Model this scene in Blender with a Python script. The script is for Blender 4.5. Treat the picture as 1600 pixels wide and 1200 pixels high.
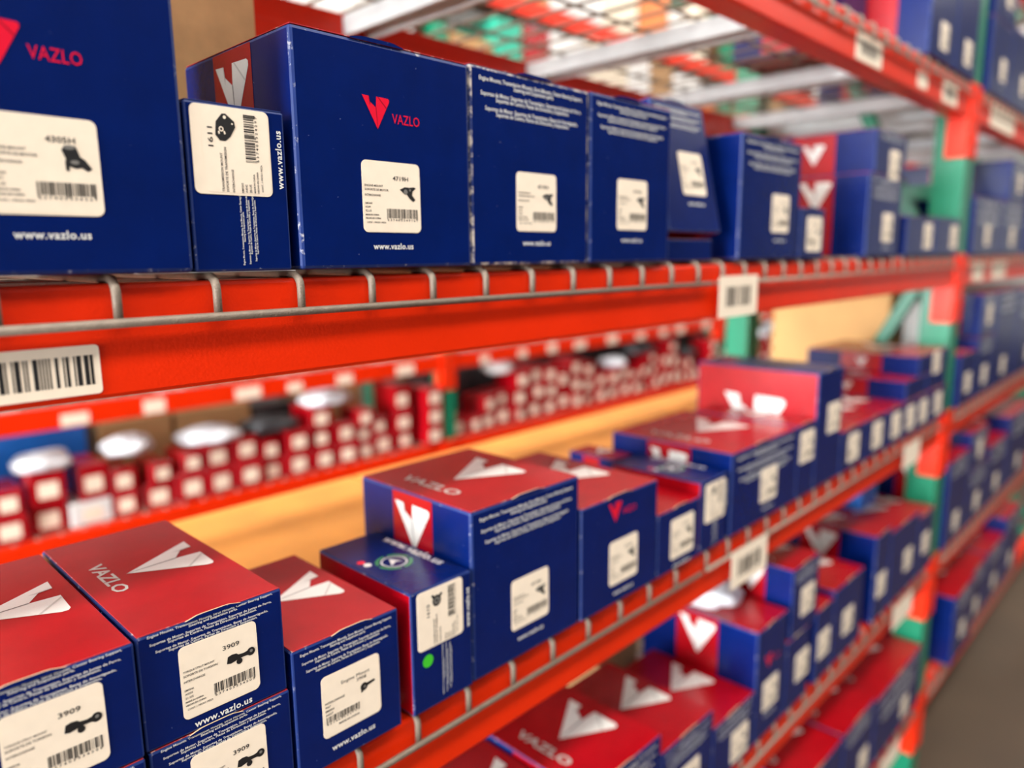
import bpy, bmesh, math, random
from mathutils import Matrix, Vector, noise

# ------------------------------------------------------------------ scene, camera, light
for o in list(bpy.data.objects): bpy.data.objects.remove(o)
scene = bpy.context.scene
COL = scene.collection
random.seed(7)
H = 1.60                      # camera height above the floor; heights below are given relative to it
LV = 0.4064                   # rack level pitch

cam_data = bpy.data.cameras.new('camera')
cam = bpy.data.objects.new('camera', cam_data); COL.objects.link(cam)
cam_data.sensor_width = 36.0
cam_data.lens = 1152.753 / 1600 * 36
cam_data.clip_start = 0.02
def _cam():
    yaw, pitch, roll = math.radians(45.94758569), math.radians(9.8758359), math.radians(-0.56930056)
    fw = Vector((math.sin(yaw)*math.cos(pitch), math.cos(yaw)*math.cos(pitch), -math.sin(pitch)))
    r = Vector((math.cos(yaw), -math.sin(yaw), 0)); u = r.cross(fw)
    c, s = math.cos(roll), math.sin(roll)
    R = c*r + s*u; U = -s*r + c*u
    m = Matrix((R, U, -fw)).transposed().to_4x4()
    m.translation = Vector((0, -0.4965, H))
    cam.matrix_world = m
_cam()
cam_data.dof.use_dof = True
cam_data.dof.focus_distance = 0.54
cam_data.dof.aperture_fstop = 2.5
cam_data.dof.aperture_blades = 0
scene.camera = cam

world = bpy.data.worlds.new('world'); scene.world = world
world.use_nodes = True
world.node_tree.nodes['Background'].inputs[0].default_value = (0.95, 0.97, 1.0, 1)
world.node_tree.nodes['Background'].inputs[1].default_value = 0.42

def area_light(x, y, z, sx, sy, power, col=(1, 0.96, 0.90)):
    l = bpy.data.lights.new('aisle_lamp_light', 'AREA'); l.shape = 'RECTANGLE'
    l.size = sx; l.size_y = sy; l.energy = power; l.color = col
    o = bpy.data.objects.new('aisle_lamp_light', l); COL.objects.link(o)
    o.location = (x, y, z)
    return o
LAMPS = []
for x in (-2.9, -0.9, 1.1, 3.1, 5.1, 7.1):
    LAMPS.append((x, -1.25, 4.05)); area_light(x, -1.25, 4.05, 1.3, 0.5, 46)
for x in (-1.9, 0.1, 2.1, 4.1, 6.1):
    LAMPS.append((x, 1.30, 4.05)); area_light(x, 1.30, 4.05, 1.3, 0.5, 34)
# unseen dock door added at the hall's left end to light the carton sides
dock = area_light(-9.9, 0.4, 2.0, 3.6, 5.6, 5200, (0.95, 0.97, 1.0))
dock.name = 'added_dock_light'; dock.rotation_euler = (0, math.radians(-90), 0)
scene.view_settings.view_transform = 'Standard'
scene.view_settings.look = 'None'
scene.view_settings.exposure = -0.17
scene.view_settings.gamma = 1.0
scene.view_settings.use_curve_mapping = False

# ------------------------------------------------------------------ materials
def srgb(r, g, b):
    f = lambda c: (c/255/12.92) if c/255 <= 0.04045 else ((c/255+0.055)/1.055)**2.4
    return (f(r), f(g), f(b), 1)

def mat(name, col, rough=0.5, metal=0.0, var=0.10, vscale=30.0, bump=0.0, bscale=200.0, spec=0.5, coat=0.0, rvar=0.0):
    m = bpy.data.materials.new(name); m.use_nodes = True
    nt = m.node_tree; b = nt.nodes['Principled BSDF']
    b.inputs['Roughness'].default_value = rough; b.inputs['Metallic'].default_value = metal
    b.inputs['Specular IOR Level'].default_value = spec
    b.inputs['Coat Weight'].default_value = coat; b.inputs['Coat Roughness'].default_value = 0.15
    tc = nt.nodes.new('ShaderNodeTexCoord')
    n = nt.nodes.new('ShaderNodeTexNoise'); n.inputs['Scale'].default_value = vscale; n.inputs['Detail'].default_value = 4
    nt.links.new(tc.outputs['Object'], n.inputs['Vector'])
    cr = nt.nodes.new('ShaderNodeValToRGB')
    cr.color_ramp.elements[0].position = 0.3; cr.color_ramp.elements[1].position = 0.7
    cr.color_ramp.elements[0].color = (col[0]*(1-var), col[1]*(1-var), col[2]*(1-var), 1)
    cr.color_ramp.elements[1].color = (min(1, col[0]*(1+var)), min(1, col[1]*(1+var)), min(1, col[2]*(1+var)), 1)
    nt.links.new(n.outputs['Fac'], cr.inputs['Fac'])
    nt.links.new(cr.outputs['Color'], b.inputs['Base Color'])
    if rvar > 0:
        mr = nt.nodes.new('ShaderNodeMapRange')
        mr.inputs['To Min'].default_value = rough - rvar; mr.inputs['To Max'].default_value = rough + rvar
        nt.links.new(n.outputs['Fac'], mr.inputs['Value']); nt.links.new(mr.outputs['Result'], b.inputs['Roughness'])
    if bump > 0:
        n2 = nt.nodes.new('ShaderNodeTexNoise'); n2.inputs['Scale'].default_value = bscale; n2.inputs['Detail'].default_value = 3
        nt.links.new(tc.outputs['Object'], n2.inputs['Vector'])
        bp = nt.nodes.new('ShaderNodeBump'); bp.inputs['Strength'].default_value = bump; bp.inputs['Distance'].default_value = 0.002
        nt.links.new(n2.outputs['Fac'], bp.inputs['Height']); nt.links.new(bp.outputs['Normal'], b.inputs['Normal'])
    return m

def worn(name, base, chip, lo, hi, scale, rough=0.35, spec=0.4):
    """coated card with pale scuffs where the print has rubbed off"""
    m = mat(name, base, rough, spec=spec)
    nt = m.node_tree; b = nt.nodes['Principled BSDF']
    tc = nt.nodes.new('ShaderNodeTexCoord')
    n = nt.nodes.new('ShaderNodeTexNoise'); n.inputs['Scale'].default_value = scale; n.inputs['Detail'].default_value = 6; n.inputs['Roughness'].default_value = 0.65
    nt.links.new(tc.outputs['Object'], n.inputs['Vector'])
    cr = nt.nodes.new('ShaderNodeValToRGB')
    cr.color_ramp.elements[0].position = lo; cr.color_ramp.elements[1].position = hi
    nt.links.new(n.outputs['Fac'], cr.inputs['Fac'])
    mx = nt.nodes.new('ShaderNodeMix'); mx.data_type = 'RGBA'
    src = b.inputs['Base Color'].links[0].from_socket
    nt.links.new(cr.outputs['Color'], mx.inputs['Factor']); nt.links.new(src, mx.inputs['A'])
    mx.inputs['B'].default_value = chip
    nt.links.new(mx.outputs['Result'], b.inputs['Base Color'])
    return m

NAVY = srgb(0, 23, 86); RED = srgb(160, 3, 17)
M = {}
M['navy'] = worn('navy_card', NAVY, srgb(150, 165, 200), 0.69, 0.76, 160, 0.26, 0.28)
M['red'] = worn('red_card', RED, srgb(225, 150, 150), 0.76, 0.83, 140, 0.27, 0.5)
M['navy_edge'] = worn('navy_worn_edge', srgb(20, 44, 104), srgb(195, 190, 188), 0.60, 0.74, 150, 0.5)
M['red_edge'] = worn('red_worn_edge', srgb(170, 30, 40), srgb(215, 195, 185), 0.56, 0.70, 150, 0.5)
M['torn_edge'] = worn('torn_worn_edge', srgb(16, 40, 100), srgb(205, 192, 178), 0.47, 0.58, 70, 0.6)
M['kraft'] = mat('kraft_board', srgb(172, 132, 86), 0.8, var=0.08, vscale=60, bump=0.1)
M['raw'] = mat('raw_card_edge', srgb(205, 180, 145), 0.9)
M['white_ink'] = mat('white_ink', srgb(228, 226, 220), 0.35, var=0.02)
M['grey_ink'] = mat('grey_ink', srgb(188, 186, 180), 0.35, var=0.03)
M['fold_ink'] = mat('fold_ink', srgb(120, 118, 115), 0.35, var=0.03)
M['red_ink'] = mat('red_ink', srgb(226, 14, 48), 0.3, var=0.03)
M['red_ink_dark'] = mat('red_ink_dark', srgb(150, 8, 34), 0.3, var=0.03)
M['green_ink'] = mat('green_ink', srgb(60, 130, 80), 0.3)
M['label'] = mat('label_paper', srgb(246, 228, 204), 0.55, var=0.025, vscale=90)
M['black_ink'] = mat('black_ink', srgb(26, 24, 24), 0.5, var=0.1)
M['dark_ink'] = mat('dark_grey_ink', srgb(70, 64, 60), 0.5, var=0.1)
M['grey_pic'] = mat('grey_picture_ink', srgb(120, 116, 110), 0.5)
M['green_dot'] = mat('green_sticker', srgb(60, 190, 40), 0.5, var=0.03)
M['orange'] = mat('orange_enamel', srgb(226, 42, 0), 0.34, spec=0.3, var=0.05, vscale=12, bump=0.12, bscale=420, rvar=0.06)
M['green'] = mat('green_enamel', srgb(10, 122, 88), 0.32, var=0.08, vscale=10, bump=0.1, bscale=300)
M['wire'] = mat('zinc_wire', srgb(126, 112, 97), 0.5, metal=0.15, var=0.12, vscale=120, bump=0.3, bscale=700)
M['channel'] = mat('galvanised_channel', srgb(205, 210, 210), 0.45, metal=0.0, var=0.08, vscale=20)
M['yellow'] = mat('yellow_board', srgb(220, 148, 62), 0.6, var=0.14, vscale=9, bump=0.05)
M['wood'] = mat('pale_wood', srgb(214, 164, 98), 0.6, var=0.08, vscale=7, bump=0.05)
M['floor'] = mat('concrete_floor', srgb(76, 60, 44), 0.6, var=0.14, vscale=3, bump=0.05, bscale=60)
M['ceiling'] = mat('ceiling_panel', srgb(225, 225, 220), 0.8, var=0.03)
M['wall'] = mat('painted_wall', srgb(205, 203, 196), 0.8, var=0.04, vscale=2)
M['dark_wall'] = mat('dark_reflection_wall', srgb(58, 62, 74), 0.7, var=0.05, vscale=2)  # unseen wall, toned dark so the cartons reflect less light
M['steel'] = mat('dark_steel', srgb(60, 60, 62), 0.5, metal=0.4)
M['poly'] = mat('white_poly_bag', srgb(222, 226, 230), 0.28, var=0.06, vscale=25)
M['cream'] = mat('cream_card', srgb(226, 214, 190), 0.6, var=0.05)
M['white_card'] = mat('white_card', srgb(224, 224, 220), 0.5, var=0.04)
M['orange_card'] = mat('orange_card', srgb(222, 120, 50), 0.5)
M['blue_card'] = mat('light_blue_card', srgb(22, 110, 205), 0.4, var=0.05)
M['black_card'] = mat('black_card', srgb(26, 26, 28), 0.45)
M['teal_card'] = mat('teal_card', srgb(40, 170, 140), 0.4)
M['tape'] = mat('pale_tape', srgb(235, 225, 205), 0.35)
M['lamp'] = bpy.data.materials.new('lamp_diffuser'); M['lamp'].use_nodes = True
_b = M['lamp'].node_tree.nodes['Principled BSDF']
_b.inputs['Emission Color'].default_value = (1, 0.97, 0.92, 1); _b.inputs['Emission Strength'].default_value = 6

# ------------------------------------------------------------------ mesh helpers
def link(name, me, m=None, parent=None):
    o = bpy.data.objects.new(name, me); COL.objects.link(o)
    if m is not None and me is not None and len(me.materials) == 0: me.materials.append(m)
    if parent is not None: o.parent = parent
    return o
def tag(o, label=None, cat=None, group=None, kind=None):
    if label: o['label'] = label
    if cat: o['category'] = cat
    if group: o['group'] = group
    if kind: o['kind'] = kind
    return o
def empty(name, loc, rot=(0, 0, 0)):
    o = bpy.data.objects.new(name, None); COL.objects.link(o)
    o.empty_display_size = 0.05; o.location = loc; o.rotation_euler = rot
    return o
def bm_mesh(bm, name, smooth=False):
    bmesh.ops.recalc_face_normals(bm, faces=bm.faces)
    me = bpy.data.meshes.new(name); bm.to_mesh(me); bm.free()
    if smooth:
        for p in me.polygons: p.use_smooth = True
    return me
def add_box(bm, x0, x1, y0, y1, z0, z1, bev=0.0, seg=1):
    r = bmesh.ops.create_cube(bm, size=1.0)
    vs = r['verts']
    for v in vs:
        v.co = Vector((x0 + (v.co.x+0.5)*(x1-x0), y0 + (v.co.y+0.5)*(y1-y0), z0 + (v.co.z+0.5)*(z1-z0)))
    if bev > 0:
        es = list({e for v in vs for e in v.link_edges})
        bmesh.ops.bevel(bm, geom=es, offset=bev, segments=seg, affect='EDGES', profile=0.5)
def box_mesh(name, x0, x1, y0, y1, z0, z1, bev=0.0, seg=1):
    bm = bmesh.new(); add_box(bm, x0, x1, y0, y1, z0, z1, bev, seg); return bm_mesh(bm, name)
def add_poly(bm, pts, z=0.0, mi=0):
    f = bm.faces.new([bm.verts.new((p[0], p[1], z)) for p in pts]); f.material_index = mi
    return f
def add_prism(bm, pts, axis, a, b):
    """closed outline extruded from a to b along an axis (outline given in the other two axes)"""
    def P(p, t):
        return {'x': (t, p[0], p[1]), 'y': (p[0], t, p[1]), 'z': (p[0], p[1], t)}[axis]
    va = [bm.verts.new(P(p, a)) for p in pts]; vb = [bm.verts.new(P(p, b)) for p in pts]
    n = len(pts)
    bm.faces.new(va); bm.faces.new(list(reversed(vb)))
    for i in range(n): bm.faces.new((va[i], vb[i], vb[(i+1) % n], va[(i+1) % n]))
def add_tube(bm, pts, r, n=8):
    """round wire along a polyline"""
    pts = [Vector(p) for p in pts]; rings = []
    for i, p in enumerate(pts):
        t = (pts[min(i+1, len(pts)-1)] - pts[max(i-1, 0)]).normalized()
        a = Vector((1, 0, 0)) if abs(t.x) < 0.9 else Vector((0, 1, 0))
        u = t.cross(a).normalized(); v = t.cross(u)
        rings.append([bm.verts.new(p + r*(math.cos(2*math.pi*k/n)*u + math.sin(2*math.pi*k/n)*v)) for k in range(n)])
    for A, B in zip(rings, rings[1:]):
        for k in range(n): bm.faces.new((A[k], A[(k+1) % n], B[(k+1) % n], B[k]))
    bm.faces.new(rings[0]); bm.faces.new(list(reversed(rings[-1])))
def rounded_rect(w, h, r, n=5, cx=0, cy=0):
    out = []
    for (sx, sy, a0) in ((1, 1, 0), (-1, 1, 90), (-1, -1, 180), (1, -1, 270)):
        for k in range(n+1):
            a = math.radians(a0 + 90*k/n)
            out.append((cx + sx*(w/2-r) + r*math.cos(a), cy + sy*(h/2-r) + r*math.sin(a)))
    return out

_txt = {}
def text_mesh(s, width=None, height=None, bold=0.0, align='CENTER', lead=1.0, mat_=None, space=1.0):
    key = (s, width, height, bold, align, lead, mat_, space)
    if key in _txt: return _txt[key]
    c = bpy.data.curves.new('lettering', 'FONT'); c.body = s; c.align_x = align
    c.resolution_u = 2; c.offset = bold; c.space_line = lead; c.space_character = space
    c.fill_mode = 'FRONT'
    o = bpy.data.objects.new('lettering', c)
    me = bpy.data.meshes.new_from_object(o)
    bpy.data.objects.remove(o); bpy.data.curves.remove(c)
    xs = [v.co.x for v in me.vertices]; ys = [v.co.y for v in me.vertices]
    w, h = max(xs)-min(xs), max(ys)-min(ys)
    kx = (width/w) if width else height/h
    ky = (height/h) if height else kx
    cx = (max(xs)+min(xs))/2 if align == 'CENTER' else min(xs)
    cy = (max(ys)+min(ys))/2
    for v in me.vertices: v.co = Vector(((v.co.x-cx)*kx, (v.co.y-cy)*ky, 0))
    me.materials.clear()
    if mat_: me.materials.append(M[mat_])
    _txt[key] = me
    return me
def merge(name, items, mat_):
    """several flat print meshes at offsets, as one print layer"""
    bm = bmesh.new()
    for me, x, y in items:
        b2 = bmesh.new(); b2.from_mesh(me); bmesh.ops.translate(b2, verts=b2.verts, vec=(x, y, 0))
        t = bpy.data.meshes.new('t'); b2.to_mesh(t); b2.free(); bm.from_mesh(t); bpy.data.meshes.remove(t)
    for f in bm.faces: f.material_index = 0
    me = bpy.data.meshes.new(name); bm.to_mesh(me); bm.free()
    me.materials.append(M[mat_]); return me

# ------------------------------------------------------------------ printed artwork (metres, flat in XY)
FINE = ("Engine Mounts, Transmission Mounts, Strut Mounts, Center Bearing Support,\n"
        "Steering and Suspension parts.\n\n"
        "Soportes de Motor, Soportes de Transmision, Soportes de Juntas de Ferro,\n"
        "Soportes de Centro, Piezas de Direccion y Suspension.\n\n"
        "Suportes de Motor, Suportes de Transmissao, Bases de Amortiguado,\n"
        "Suportes de Centro, Partes de Direccion y Suspension.")
fine_me = text_mesh(FINE, width=1.0, height=0.235, bold=0.012, lead=0.8, mat_='white_ink')
fine_me.name = 'fine_print'
www_me = text_mesh('www.vazlo.us', width=1.0, bold=0.02, mat_='white_ink', space=1.08)
brand_red = text_mesh('VAZLO', width=1.0, height=0.27, mat_='red_ink')
brand_white = text_mesh('VAZLO', width=1.0, height=0.17, bold=0.022, mat_='grey_ink')
VL = [(0, 1), (.25, .985), (.28, .82), (.50, .66), (.54, 0)]
VR = [(.50, .66), (.52, 1), (.95, .985), (1, .95), (1, .88), (.54, 0)]
def v_mesh(name, w, h, m1, m2, m3):
    """folded paper V: thin left arm, broad right arm, creases in a darker tone"""
    bm = bmesh.new()
    S = lambda pts: [((x-0.5)*w, (y-0.5)*h) for x, y in pts]
    add_poly(bm, S(VL), 0, 0); add_poly(bm, S(VR), 0, 0)
    add_poly(bm, S([(.485, .665), (.515, .665), (.545, 0), (.535, 0)]), .0001, 2)
    add_poly(bm, S([(.25, .985), (.28, .82), (.30, .80), (.275, .70), (.235, .985)]), .0001, 1)
    add_poly(bm, S([(.56, 1), (.60, 1), (.89, .70), (.88, .665)]), .0001, 1)
    me = bpy.data.meshes.new(name); bm.to_mesh(me); bm.free()
    for k in (m1, m2, m3): me.materials.append(M[k])
    return me
v_red = v_mesh('v_emblem', 1.0, 0.95, 'red_ink', 'red_ink_dark', 'red_ink_dark')
v_white = v_mesh('v_emblem', 1.0, 0.90, 'white_ink', 'grey_ink', 'fold_ink')

def barcode_mesh(name, w, h, seed, n=32, digits=None):
    rr = random.Random(seed); bm = bmesh.new(); x = -w/2
    ws = [rr.choice((1, 1, 2, 3)) for _ in range(2*n-1)]; k = w/sum(ws)
    for i, a in enumerate(ws):
        if i % 2 == 0:
            lo = -h/2 - (h*0.14 if (i < 3 or i > 2*n-5 or abs(i-n) < 3) and digits else 0)
            add_poly(bm, [(x, lo), (x+a*k, lo), (x+a*k, h/2), (x, h/2)])
        x += a*k
    me = bpy.data.meshes.new(name); bm.to_mesh(me); bm.free()
    if digits:
        t = text_mesh(digits, width=w*0.97, height=h*0.24, bold=0.01, mat_='black_ink', space=1.6)
        me = merge(name, [(me, 0, 0), (t, 0, -h*0.70)], 'black_ink')
    else: me.materials.append(M['black_ink'])
    return me

def ngon(cx, cy, r, n=14, ry=None):
    return [(cx + r*math.cos(2*math.pi*k/n), cy + (ry or r)*math.sin(2*math.pi*k/n)) for k in range(n)]
def picture(kind):
    """product picture, flat print: dark silhouette with paler details (mm)"""
    bm = bmesh.new()
    if kind == 'strut':
        add_poly(bm, [(-11, -2.6), (-10, 2.4), (-7, 3.2), (-3.5, 2.8), (-2, 1.4), (2, 1.0), (5, 1.6), (7, 1.9), (7, -2.4), (4, -1.9), (1, -1.8), (-4, -2.6), (-8, -3.4)], 0)
        add_poly(bm, ngon(7.6, 0, 3.2), .05); add_poly(bm, ngon(-1.6, -4.0, 2.3), .05)
        add_poly(bm, ngon(7.8, 0.4, 1.2), .1, 1)
    elif kind == 'bracket':
        add_poly(bm, [(-8, 2.0), (-3, 4.2), (2, 4.0), (6, 4.6), (8.5, 3.8), (5.0, 1.2), (4.4, -2.0), (7.6, -5.6), (5.5, -7.2), (1.5, -4.6), (-1.0, -1.5), (-4, -1.0)], 0)
        add_poly(bm, ngon(-2.2, 0.4, 2.0), .1, 1); add_poly(bm, ngon(2.4, 2.0, 1.0), .1, 1)
    elif kind == 'mount':
        add_poly(bm, [(-7, 5), (-5, 7.5), (0.5, 7.6), (1.5, 5), (2.6, 1.5), (5, 0), (8.5, -5), (6, -6.5), (3, -4.5), (0, -5.2), (-3.4, -4), (-3.8, -7), (-5.4, -6.5), (-5.6, -2), (-5, 0)], 0)
        add_poly(bm, ngon(-2.8, 6.6, 3.2, 14, 1.3), .1, 1); add_poly(bm, ngon(-0.5, -1.6, 2.4, 12, 1.2), .1, 1)
    elif kind == 'plate':
        add_poly(bm, [(-9, 3.8), (-5.5, 6.8), (3, 6.0), (8.4, 1.5), (8.6, -1.0), (4, -6.8), (0.5, -7.4), (-6, -3.5), (-9, 0)], 0)
        add_poly(bm, ngon(-1.5, 2.6, 1.7), .1, 2); add_poly(bm, ngon(-1.5, 2.6, 0.9), .15, 0)
        add_poly(bm, [(-5, 4.6), (-3.2, 4.9), (-2.6, 4.0), (-4.6, 3.6)], .1, 2); add_poly(bm, [(-5, 0.6), (-2.8, 1.2), (-2.6, 0.2), (-4.4, -.4)], .1, 2)
        add_poly(bm, ngon(6.2, -0.2, 1.1), .1, 2); add_poly(bm, ngon(2.4, -5.2, .6), .1, 2)
    elif kind == 'key':
        add_poly(bm, ngon(-3.6, -0.6, 3.6), 0); add_poly(bm, [(-2, 1.6), (7, 2.2), (7.4, 0.2), (2, -0.8), (-2, -1.5)], .02)
        add_poly(bm, ngon(-3.0, -0.8, 1.2), .1, 1)
        add_poly(bm, [(-6.5, -1), (-6.8, -5), (-5, -5), (-4, -2)], .03)
    else:  # ring
        add_poly(bm, ngon(0, 0, 5.5, 16, 5), 0); add_poly(bm, ngon(0, 0, 3.4, 14), .05, 1); add_poly(bm, ngon(0, 0, 1.6), .1, 0)
        add_poly(bm, [(2, 4), (6, 6.5), (7, 4.5), (4, 2)], .03); add_poly(bm, [(2, -4), (5, -7), (6.4, -5), (4, -2)], .03)
    for v in bm.verts: v.co *= 0.001
    me = bpy.data.meshes.new('product_picture_'+kind); bm.to_mesh(me); bm.free()
    for k in ('black_ink', 'grey_pic', 'label'): me.materials.append(M[k])
    return me
PICS = {k: picture(k) for k in ('strut', 'bracket', 'mount', 'plate', 'key', 'ring')}

def label_body():
    bm = bmesh.new(); pts = rounded_rect(0.057, 0.055, 0.0042)
    va = [bm.verts.new((p[0], p[1], 0)) for p in pts]; vb = [bm.verts.new((p[0], p[1], 0.00025)) for p in pts]
    bm.faces.new(vb)
    for i in range(len(pts)): bm.faces.new((va[i], va[(i+1) % len(pts)], vb[(i+1) % len(pts)], vb[i]))
    # a second, slightly smaller sticker pasted on top
    pts = rounded_rect(0.0555, 0.047, 0.0036, cx=0.0008, cy=-0.0032)
    bm.faces.new([bm.verts.new((p[0], p[1], 0.0004)) for p in pts])
    me = bm_mesh(bm, 'label'); me.materials.append(M['label']); return me
LABEL_ME = label_body()
def product(num, l1, l2, code1, code2, cc, digits, pic, seed, style=0):
    d = {}; mm = 0.001
    T = lambda s, h, b=0.015, sp=1.0: text_mesh(s, height=h*mm, bold=b, align='LEFT', mat_='dark_ink', space=sp)
    if style == 0:
        d['label_number'] = (text_mesh(num, height=3.5*mm, width=(2.9*len(num)+1.0)*mm, bold=0.01, mat_='black_ink'), 8.5*mm, 15*mm)
        L = [(T(l1, 1.7), -26.5, 8.4), (T(l2, 1.7), -26.5, 5.4), (T('INTERCHANGE', 1.6), -26.5, 1.2), (T(code1, 1.5), -26.5, -5.2),
             (T(code2, 1.5), -26.5, -8.0), (T(cc, 1.7), -26.5, -11.0), (T('MADE IN CHINA', 1.3, .03), -26.5, -14.0),
             (T('HECHO EN CHINA', 1.3, .03), -26.5, -16.6), (T('CONT. 1 PIECE/1 PIEZA', 1.3), -25.5, -19.8)]
        d['barcode'] = (barcode_mesh('barcode', 31*mm, 7.4*mm, seed, digits=digits), 9.5*mm, -12.5*mm)
        d['product_picture'] = (PICS[pic], 15.5*mm, 4.6*mm)
    else:
        d['label_number'] = (text_mesh('Engine Mount\n        '+num, height=7.2*mm, width=28*mm, mat_='dark_ink'), 4*mm, 14*mm)
        L = [(T('INTERCHANGE', 2.0), -26, 3.5), (T(code1, 1.9), -26, .2), (T(code2, 1.9), -26, -3.2), (T(cc, 1.9), -26, -6.6), (T('MADE IN CHINA', 2.0), -14, -19.0)]
        d['barcode'] = (barcode_mesh('barcode', 32*mm, 5.6*mm, seed, digits=digits), -9.5*mm, -11.5*mm)
        d['product_picture'] = (PICS[pic], 15.5*mm, 3.4*mm)
    d['label_text'] = (merge('label_text', [(me, x*mm, y*mm) for me, x, y in L], 'dark_ink'), 0, 0)
    return d
PRODUCTS = {
 '3909': product('3909', 'TORQUE STRUT MOUNT', 'SOPORTE DE TORSION', 'EM9546', 'A4255', '21-US', '637405334500', 'strut', 1),
 '4719H': product('4719H', 'ENGINE MOUNT', 'SOPORTE DE MOTOR', 'EM5440', '65249', '92-US', '637405349161', 'bracket', 2),
 '4305H': product('4305H', 'ENGINE MOUNT', 'SOPORTE DE MOTOR', 'EM5305', '62019', '40-US', '637405336221', 'mount', 3),
 '1611': product('1611', 'TRANSMISSION MOUNT', 'SOPORTE DE TRANSMISION', 'EM9205', 'A4542', '20-US', '637405324297', 'plate', 4),
 '3908': product('3908', '', '', '9567', 'EM5835', 'A4257', '637405334777', 'key', 5, 1),
 'ring': product('1610', 'TRANSMISSION MOUNT', 'SOPORTE DE TRANSMISION', 'EM9206', 'A4542', '20-US', '637405324297', 'ring', 6),
}
def place(name, me, parent, org, right, up, s=1.0, sy=None, lift=0.0):
    """put a flat print on a face: right/up are the print's own axes on that face"""
    r, u = Vector(right), Vector(up); n = r.cross(u)
    m = Matrix((r*s, u*(sy or s), n)).transposed().to_4x4()
    m.translation = Vector(org) + n*lift
    o = link(name, me, None, parent); o.matrix_local = m
    return o
def put_label(parent, org, right, up, prod, full=True):
    lb = place('label', LABEL_ME, parent, org, right, up, lift=0.0002)
    tag(lb, 'cream rounded sticker with black print')
    d = PRODUCTS[prod]
    for nm in ('label_number', 'label_text', 'barcode', 'product_picture'):
        if not full and nm == 'label_number': continue
        me, x, y = d[nm]
        o = link(nm, me, None, lb); o.location = (x, y, 0.0006)
    return lb

# ------------------------------------------------------------------ cartons
EX, EY, EZ = (1, 0, 0), (0, 1, 0), (0, 0, 1)
NX, NY = (-1, 0, 0), (0, -1, 0)
def carton_body(w, d, h, mats, bev=0.0014, bulge=0.0):
    """mats: top, front, left, other, edge"""
    bm = bmesh.new()
    add_box(bm, -w/2, w/2, 0, d, 0, h, bev, 2)
    bmesh.ops.recalc_face_normals(bm, faces=bm.faces)
    for f in bm.faces:
        n = f.normal
        f.material_index = 4
        if n.z > .99 or n.z < -.99: f.material_index = 0
        elif n.y < -.99: f.material_index = 1
        elif n.x < -.99: f.material_index = 2
        elif n.x > .99 or n.y > .99: f.material_index = 3
    me = bpy.data.meshes.new('carton_body'); bm.to_mesh(me); bm.free()
    for k in mats: me.materials.append(M[k])
    return me
def tab_mesh(w, flip=1):
    """thumb tab of the tucked lid: a shallow lens of card standing a little proud of the front edge"""
    bm = bmesh.new(); n = 10
    pts = [(-w/2, 0)] + [(-w/2 + w*k/n, 0.0022*min(1, 4.5*min(k/n, 1-k/n))) for k in range(1, n)] + [(w/2, 0)]
    va = [bm.verts.new((p[0], -0.0008, p[1])) for p in pts]; vb = [bm.verts.new((p[0], 0.0004, p[1])) for p in pts]
    lo = [bm.verts.new((-w/2, -0.0008, -.0008)), bm.verts.new((w/2, -0.0008, -.0008))]
    f = bm.faces.new([lo[0], lo[1]] + list(reversed(va)))
    g = bm.faces.new(vb); g.material_index = 1
    for i in range(len(pts)-1):
        q = bm.faces.new((va[i], va[i+1], vb[i+1], vb[i])); q.material_index = 1
    me = bm_mesh(bm, 'lid_tab'); me.materials.append(M['navy']); me.materials.append(M['raw'])
    return me
TABS = {k: tab_mesh(k) for k in (0.05, 0.04)}

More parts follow.
